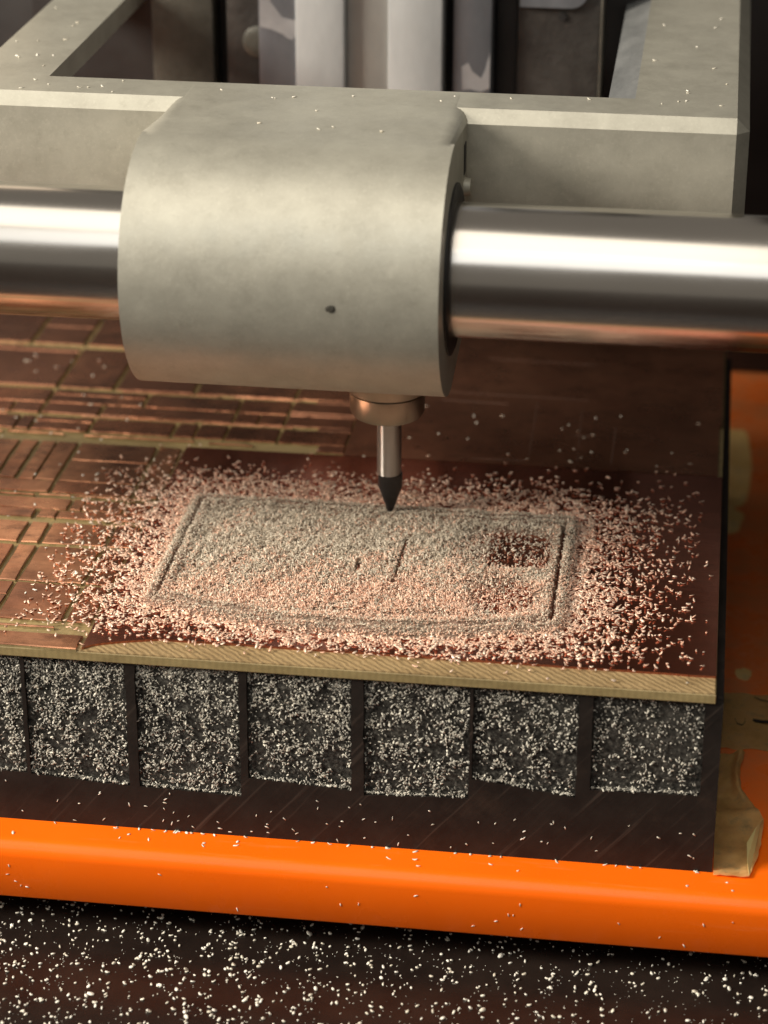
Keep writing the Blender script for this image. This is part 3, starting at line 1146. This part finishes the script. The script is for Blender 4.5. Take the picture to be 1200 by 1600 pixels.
# inked strokes on the flat strip
bm = bmesh.new()
for pts in ([(49.2, 1.4), (50.0, 0.7), (51.2, 0.4), (52.6, 0.5)], [(49.0, -4.8), (50.2, -5.1), (51.6, -5.0), (53.0, -5.4)],
            [(46.6, -4.6), (46.9, -6.0), (47.6, -6.4), (48.0, -5.4), (47.9, -4.6)]):
    wdt = 0.35 if pts[0][0] > 48.9 and pts[0][1] < 0 else 0.14
    A = [(bm.verts.new((x, y - wdt, Z_BED + 0.36)), bm.verts.new((x, y + wdt, Z_BED + 0.36))) for x, y in pts]
    for a, b in zip(A, A[1:]):
        bm.faces.new((a[0], b[0], b[1], a[1]))
from_bm("ink_mark", bm, INK, flat_tape)


def blob(cx, cy, rx, ry, label, seed):  # irregular brown patch on the bed, in the tape colour
    bm = bmesh.new()
    ring = []
    for k in range(22):
        a = 2 * math.pi * k / 22
        r = 1 + 0.35 * noise.noise(Vector((math.cos(a) * 1.5, math.sin(a) * 1.5, seed)))
        ring.append((cx + rx * r * math.cos(a), cy + ry * r * math.sin(a)))
    prism_z(bm, ring, Z_BED + 0.004, Z_BED + 0.06)
    o = from_bm("bed_patch", bm, TAPE, None, None, (cx, cy, Z_BED))
    tag(o, label, "tape residue", "brown patches on the orange bed")


blob(46.2, 78.0, 2.8, 16.0, "long brown patch farthest back on the orange bed", 1.0)
blob(45.6, 57.5, 1.8, 5.0, "pointed brown patch midway along the orange bed", 2.0)
blob(47.7, 8.3, 1.2, 1.6, "small tan patch just behind the flat tape strip", 3.0)

# ------------------------------------------------------------------ carriage casting
TOP = 56.5
carriage = thing("gantry_casting", "olive grey cast aluminium carriage frame with a round bearing housing in front", "casting",
                 (-8, 10, 27))
bm = bmesh.new()
# one closed shell: plate with a rectangular window, deeper along the front
ox0, ox1, oy0, oy1 = -56.0, 43.4, -4.1, 95.0
ix0, ix1, iy0, iy1 = -44.4, 29.4, 4.4, 84.0


def ring_pts(z):
    return ([bm.verts.new((x, y, z)) for x, y in ((ox0, oy0), (ox1, oy0), (ox1, oy1), (ox0, oy1))],
            [bm.verts.new((x, y, z)) for x, y in ((ix0, iy0), (ix1, iy0), (ix1, iy1), (ix0, iy1))])


to, ti = ring_pts(TOP)
bo, bi = ring_pts(TOP - 3.0)
for k in range(4):
    j = (k + 1) % 4
    bm.faces.new((to[k], to[j], ti[j], ti[k]))
    if k == 0:
        # front bar reaches further down
        f0 = [bm.verts.new((ox0, oy0, 44)), bm.verts.new((ox1, oy0, 44)), bm.verts.new((ix1, iy0, 44)),
              bm.verts.new((ix0, iy0, 44))]
        l0, l1 = bm.verts.new((ox0, iy0, 44)), bm.verts.new((ox1, iy0, 44))
        m0, m1 = bm.verts.new((ox0, iy0, TOP - 3.0)), bm.verts.new((ox1, iy0, TOP - 3.0))
    else:
        pass
# bottoms
bm.faces.new((f0[0], f0[3], l0))
bm.faces.new((f0[0], f0[1], f0[2], f0[3]))
bm.faces.new((f0[1], l1, f0[2]))
# front face, front bar back faces
bm.faces.new((to[0], to[1], f0[1], f0[0]))
bm.faces.new((f0[3], f0[2], ti[1], ti[0]))
bm.faces.new((l0, f0[3], bi[0], m0))
bm.faces.new((bi[1], f0[2], l1, m1))
bm.faces.new((bi[0], f0[3], ti[0]))
bm.faces.new((bi[1], ti[1], f0[2]))
# outer ends of the bar and sides
bm.faces.new((to[0], f0[0], l0, m0, bo[3], to[3]))
bm.faces.new((to[1], to[2], bo[2], m1, l1, f0[1]))
bm.faces.new((to[2], to[3], bo[3], bo[2]))
# inner walls
bm.faces.new((ti[1], bi[1], bi[2], ti[2]))
bm.faces.new((ti[2], bi[2], bi[3], ti[3]))
bm.faces.new((ti[3], bi[3], bi[0], ti[0]))
# undersides
bm.faces.new((m0, bi[0], bi[3], bo[3]))
bm.faces.new((bo[3], bi[3], bi[2], bo[2]))
bm.faces.new((bo[2], bi[2], bi[1], m1))
for v in (bo[0], bo[1]):
    bm.verts.remove(v)
bmesh.ops.recalc_face_normals(bm, faces=bm.faces)
es = []
for e in bm.edges:
    a, b = e.verts
    on_top = abs(a.co.z - TOP) < 1e-3 and abs(b.co.z - TOP) < 1e-3
    if on_top and (all(abs(v.co.y - oy0) < 1e-3 for v in e.verts) or all(abs(v.co.x - ox1) < 1e-3 for v in e.verts)
                   or all(abs(v.co.x - ox0) < 1e-3 for v in e.verts)):
        es.append(e)
    elif all(abs(v.co.x - ox1) < 1e-3 and abs(v.co.y - oy0) < 1e-3 for v in e.verts):
        es.append(e)
bmesh.ops.bevel(bm, geom=es, offset=1.55, segments=1, affect='EDGES')
from_bm("frame", bm, CAST, carriage)
# fillets in the window corners and the sloped inner wall on the right
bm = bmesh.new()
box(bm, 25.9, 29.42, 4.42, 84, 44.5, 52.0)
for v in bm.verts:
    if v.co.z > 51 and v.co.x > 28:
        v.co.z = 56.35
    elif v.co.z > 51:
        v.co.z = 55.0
from_bm("shaded_inner_wall", bm, SHADED_CAST, carriage)

# bearing housing: round barrel running back into the frame
HX0, HX1, RY, RZ, HR = -27.2, 9.6, -18.0, 41.3, 15.05
prof = [(3.2, TOP + .05), (RY, TOP + .05)]
rtop = TOP + .05 - RZ
for k in range(1, 41):
    a = math.radians(90 + 180 * k / 40)
    r = rtop + (HR - rtop) * k / 40
    prof.append((RY + r * math.cos(a), RZ + r * math.sin(a)))
prof += [(-6.0, 26.3), (-1.0, 30.0), (3.2, 44.2)]
bm = bmesh.new()
prism_x(bm, prof, HX0, HX1, 2.0, 6)
from_bm("bearing_housing", bm, CAST, carriage, 35)
bm = bmesh.new()
lathe(bm, [(8.15, HX1 - 3), (10.2, HX1 - 3), (10.2, HX1 + .25), (9.6, HX1 + .5), (8.15, HX1 + .3)], RY, RZ, 64, 'X')
from_bm("bearing_seal", bm, BLACK, carriage, 40)
bm = bmesh.new()                                # small boss and slot on the end face of the housing
lathe(bm, [(0, HX1 + 0.9), (1.0, HX1 + .8), (1.3, HX1 - .5), (0, HX1 - .5)], RY + 11.6, RZ + 6.5, 20, 'X')
from_bm("casting_boss", bm, CAST, carriage, 40)
bm = bmesh.new()
box(bm, HX1 - .4, HX1 + 0.12, RY + 10.6, RY + 12.4, RZ + 8.2, RZ + 12.0, .1)
from_bm("oil_slot", bm, BLACK, carriage)
bm = bmesh.new()
bmesh.ops.create_uvsphere(bm, u_segments=14, v_segments=8, radius=1.0)
a = math.radians(180)
pc = (-2.6, RY - 15.16, RZ + HR * math.sin(a))
for v in bm.verts:
    c = v.co.copy()
    w = 1 + 0.4 * noise.noise(c * 1.7)
    v.co = Vector((pc[0] + c.x * 0.6 * w, pc[1] + c.y * 0.08, pc[2] + c.z * 0.42 * w))
from_bm("casting_pit", bm, OLIVE_CAST, carriage, 60)

# ------------------------------------------------------------------ guide rod
bm = bmesh.new()
lathe(bm, [(7.4, -150), (8.0, -149.4), (8.0, 54.3), (7.4, 54.45)], RY, RZ, 128, 'X')
o = from_bm("guide_rod", bm, STEEL, None, 40, (0, RY, RZ))
tag(o, "polished round steel guide rod passing through the bearing housing", "rod")

# ------------------------------------------------------------------ spindle and milling bit
spindle = thing("spindle", "brownish steel spindle nose hanging below the bearing housing", "spindle", (-.6, 0, 13))
bm = bmesh.new()
lathe(bm, [(1.65, 14.5), (3.6, 14.5), (4.5, 14.8), (4.85, 15.4), (4.9, 18.0)], -.6, 0, 64)
from_bm("collet_nut", bm, BRASSY, spindle, 40)
bm = bmesh.new()
lathe(bm, [(4.65, 18.0), (4.65, 18.25), (5.3, 18.4), (6.0, 21.5), (8.4, 25), (8.4, 43.5)], -.6, 0, 64)
from_bm("spindle_body", bm, BRASSY, spindle, 40)

bit = thing("milling_bit", "slim steel engraving bit with dark pointed tip touching the copper", "milling bit", (-.1, 0, 0))
bm = bmesh.new()
lathe(bm, [(1.50, 6.25), (1.588, 6.4), (1.588, 24.0)], -.35, 0, 48)
from_bm("shank", bm, SHANK, bit, 40)
bm = bmesh.new()
lathe(bm, [(0.0, -0.12), (0.10, 0.0), (1.60, 4.5), (1.60, 6.25), (0, 6.25)], -.2, 0, 48)
for v in bm.verts:                              # ground flat, as on a half round engraving cutter
    if v.co.z < 4.6 and v.co.y > 0.25:
        v.co.y = 0.25
from_bm("cutting_tip", bm, CARBIDE, bit, 40)

# ------------------------------------------------------------------ slide column seen through the window
SY = 50.0
col = thing("slide_column", "pale machined upright slide rails standing behind the window of the casting", "slide column",
            (-10, SY + 6, 18))
ZB, ZT = 18.0, 110.0


def bar(name, x0, x1, y0, y1, mat, z0=ZB, z1=ZT, bev=0.3):
    bm = bmesh.new()
    box(bm, x0, x1, y0, y1, z0, z1, bev, 2)
    return from_bm(name, bm, mat, col, 40)


bar("backing_plate", -62, 30, SY + 9, SY + 13, BLACK)
bar("rail_strip", -20.6, -13.55, SY - 1.2, SY + 8, RAIL_BRIGHT)
bar("rail_strip", -13.5, -7.45, SY + .6, SY + 8, RAIL_MID)
bar("rail_strip", -7.4, 0.4, SY - .4, SY + 8, RAIL_BRIGHT)
bar("side_rail", -26.3, -20.75, SY + 1.0, SY + 8.5, BLUE_STEEL)
bar("side_rail", 1.8, 7.3, SY + 1.0, SY + 8.5, BLUE_STEEL)
# pale scallop carrying a reflection in its colour, left side rail
bm = bmesh.new()
prism_y(bm, [(-26.1, 66), (-25.6, 60), (-24.4, 55.5), (-22.8, 53.4), (-20.9, 53.0), (-20.9, 50.8), (-21.4, 50.2), (-22.1, 50.4),
             (-22.8, 51.0), (-24.4, 51.6), (-26.1, 52.0)], SY + .95, SY + 1.3)
from_bm("reflection_patch", bm, PALE_STEEL, col)
bm = bmesh.new()
prism_y(bm, [(3.1, 47.2), (4.0, 47.8), (4.6, 46.6), (5.9, 45.6), (6.4, 46.8), (7.1, 49.4), (7.1, 44.2), (5.8, 43.6), (4.4, 44.0), (3.2, 43.8)],
        SY + .95, SY + 1.3)
from_bm("reflection_patch", bm, PALE_STEEL, col)
# left bearing block with its rounded cover and bright screw head
bar("bearing_block", -31.6, -26.5, SY + 4.0, SY + 8.8, DARK_CAST)
bm = bmesh.new()
prism_y(bm, rounded_rect(-31.4, -24.0, 57.0, 90, 2.0), SY + 2.4, SY + 3.95)
for v in bm.verts:
    v.co.x = min(v.co.x, -26.5)
from_bm("cover_pad", bm, BLUE_STEEL, col)
bm = bmesh.new()
rings = []
for q, h in ((2.3, 0.2), (2.3, -0.35), (1.9, -0.55), (0.8, -0.6)):
    rings.append([bm.verts.new((-26.9 + q * math.cos(2 * math.pi * j / 36), SY + 4.0 + h, 49.0 + q * math.sin(2 * math.pi * j / 36)))
                  for j in range(36)])
for A, B in zip(rings, rings[1:]):
    for j in range(36):
        bm.faces.new((A[j], A[(j + 1) % 36], B[(j + 1) % 36], B[j]))
bm.faces.new(rings[-1])
for v in bm.verts:
    v.co.x = min(v.co.x, -26.45)
from_bm("screw_head", bm, OLIVE_CAST, col, 40)
# right bearing block with recessed pocket
bar("bearing_block", 7.5, 10.6, SY + 5.5, SY + 8.8, BLACK)
bar("bearing_block", 10.7, 22.4, SY + 4.0, SY + 8.8, DARK_CAST)
bm = bmesh.new()
prism_y(bm, rounded_rect(6, 20.6, 55.6, 90, 2.4), SY + 3.0, SY + 3.95)
for v in bm.verts:
    v.co.x = max(v.co.x, 11.0)
from_bm("cover_pad", bm, BLUE_STEEL, col)
bm = bmesh.new()
lathe(bm, [(0, 0), (.55, 0), (.55, .5), (0, .5)], 0, 0, 16)
bmesh.ops.rotate(bm, verts=bm.verts, matrix=Matrix.Rotation(math.radians(90), 3, 'X'))
bmesh.ops.translate(bm, verts=bm.verts, vec=(17.0, SY + 4.1, 54.2))
from_bm("screw_hole", bm, BLACK, col)
bar("edge_strip", 22.4, 22.95, SY + 3.4, SY + 8.8, OLIVE_CAST)
bar("edge_strip", -42.5, -33.4, SY + 3.2, SY + 8.8, OLIVE_CAST)

# dark knob at the back right
bm = bmesh.new()
lathe(bm, [(0, 39), (1.6, 39.3), (2.4, 40.4), (2.4, 48), (1.4, 49.2), (1.2, 52), (0, 52)], 51.5, 112, 24)
o = from_bm("clamp_knob", bm, BLACK, None, 40, (51.5, 112, 39))
tag(o, "black rounded clamp knob at the back right, beside the casting", "knob")
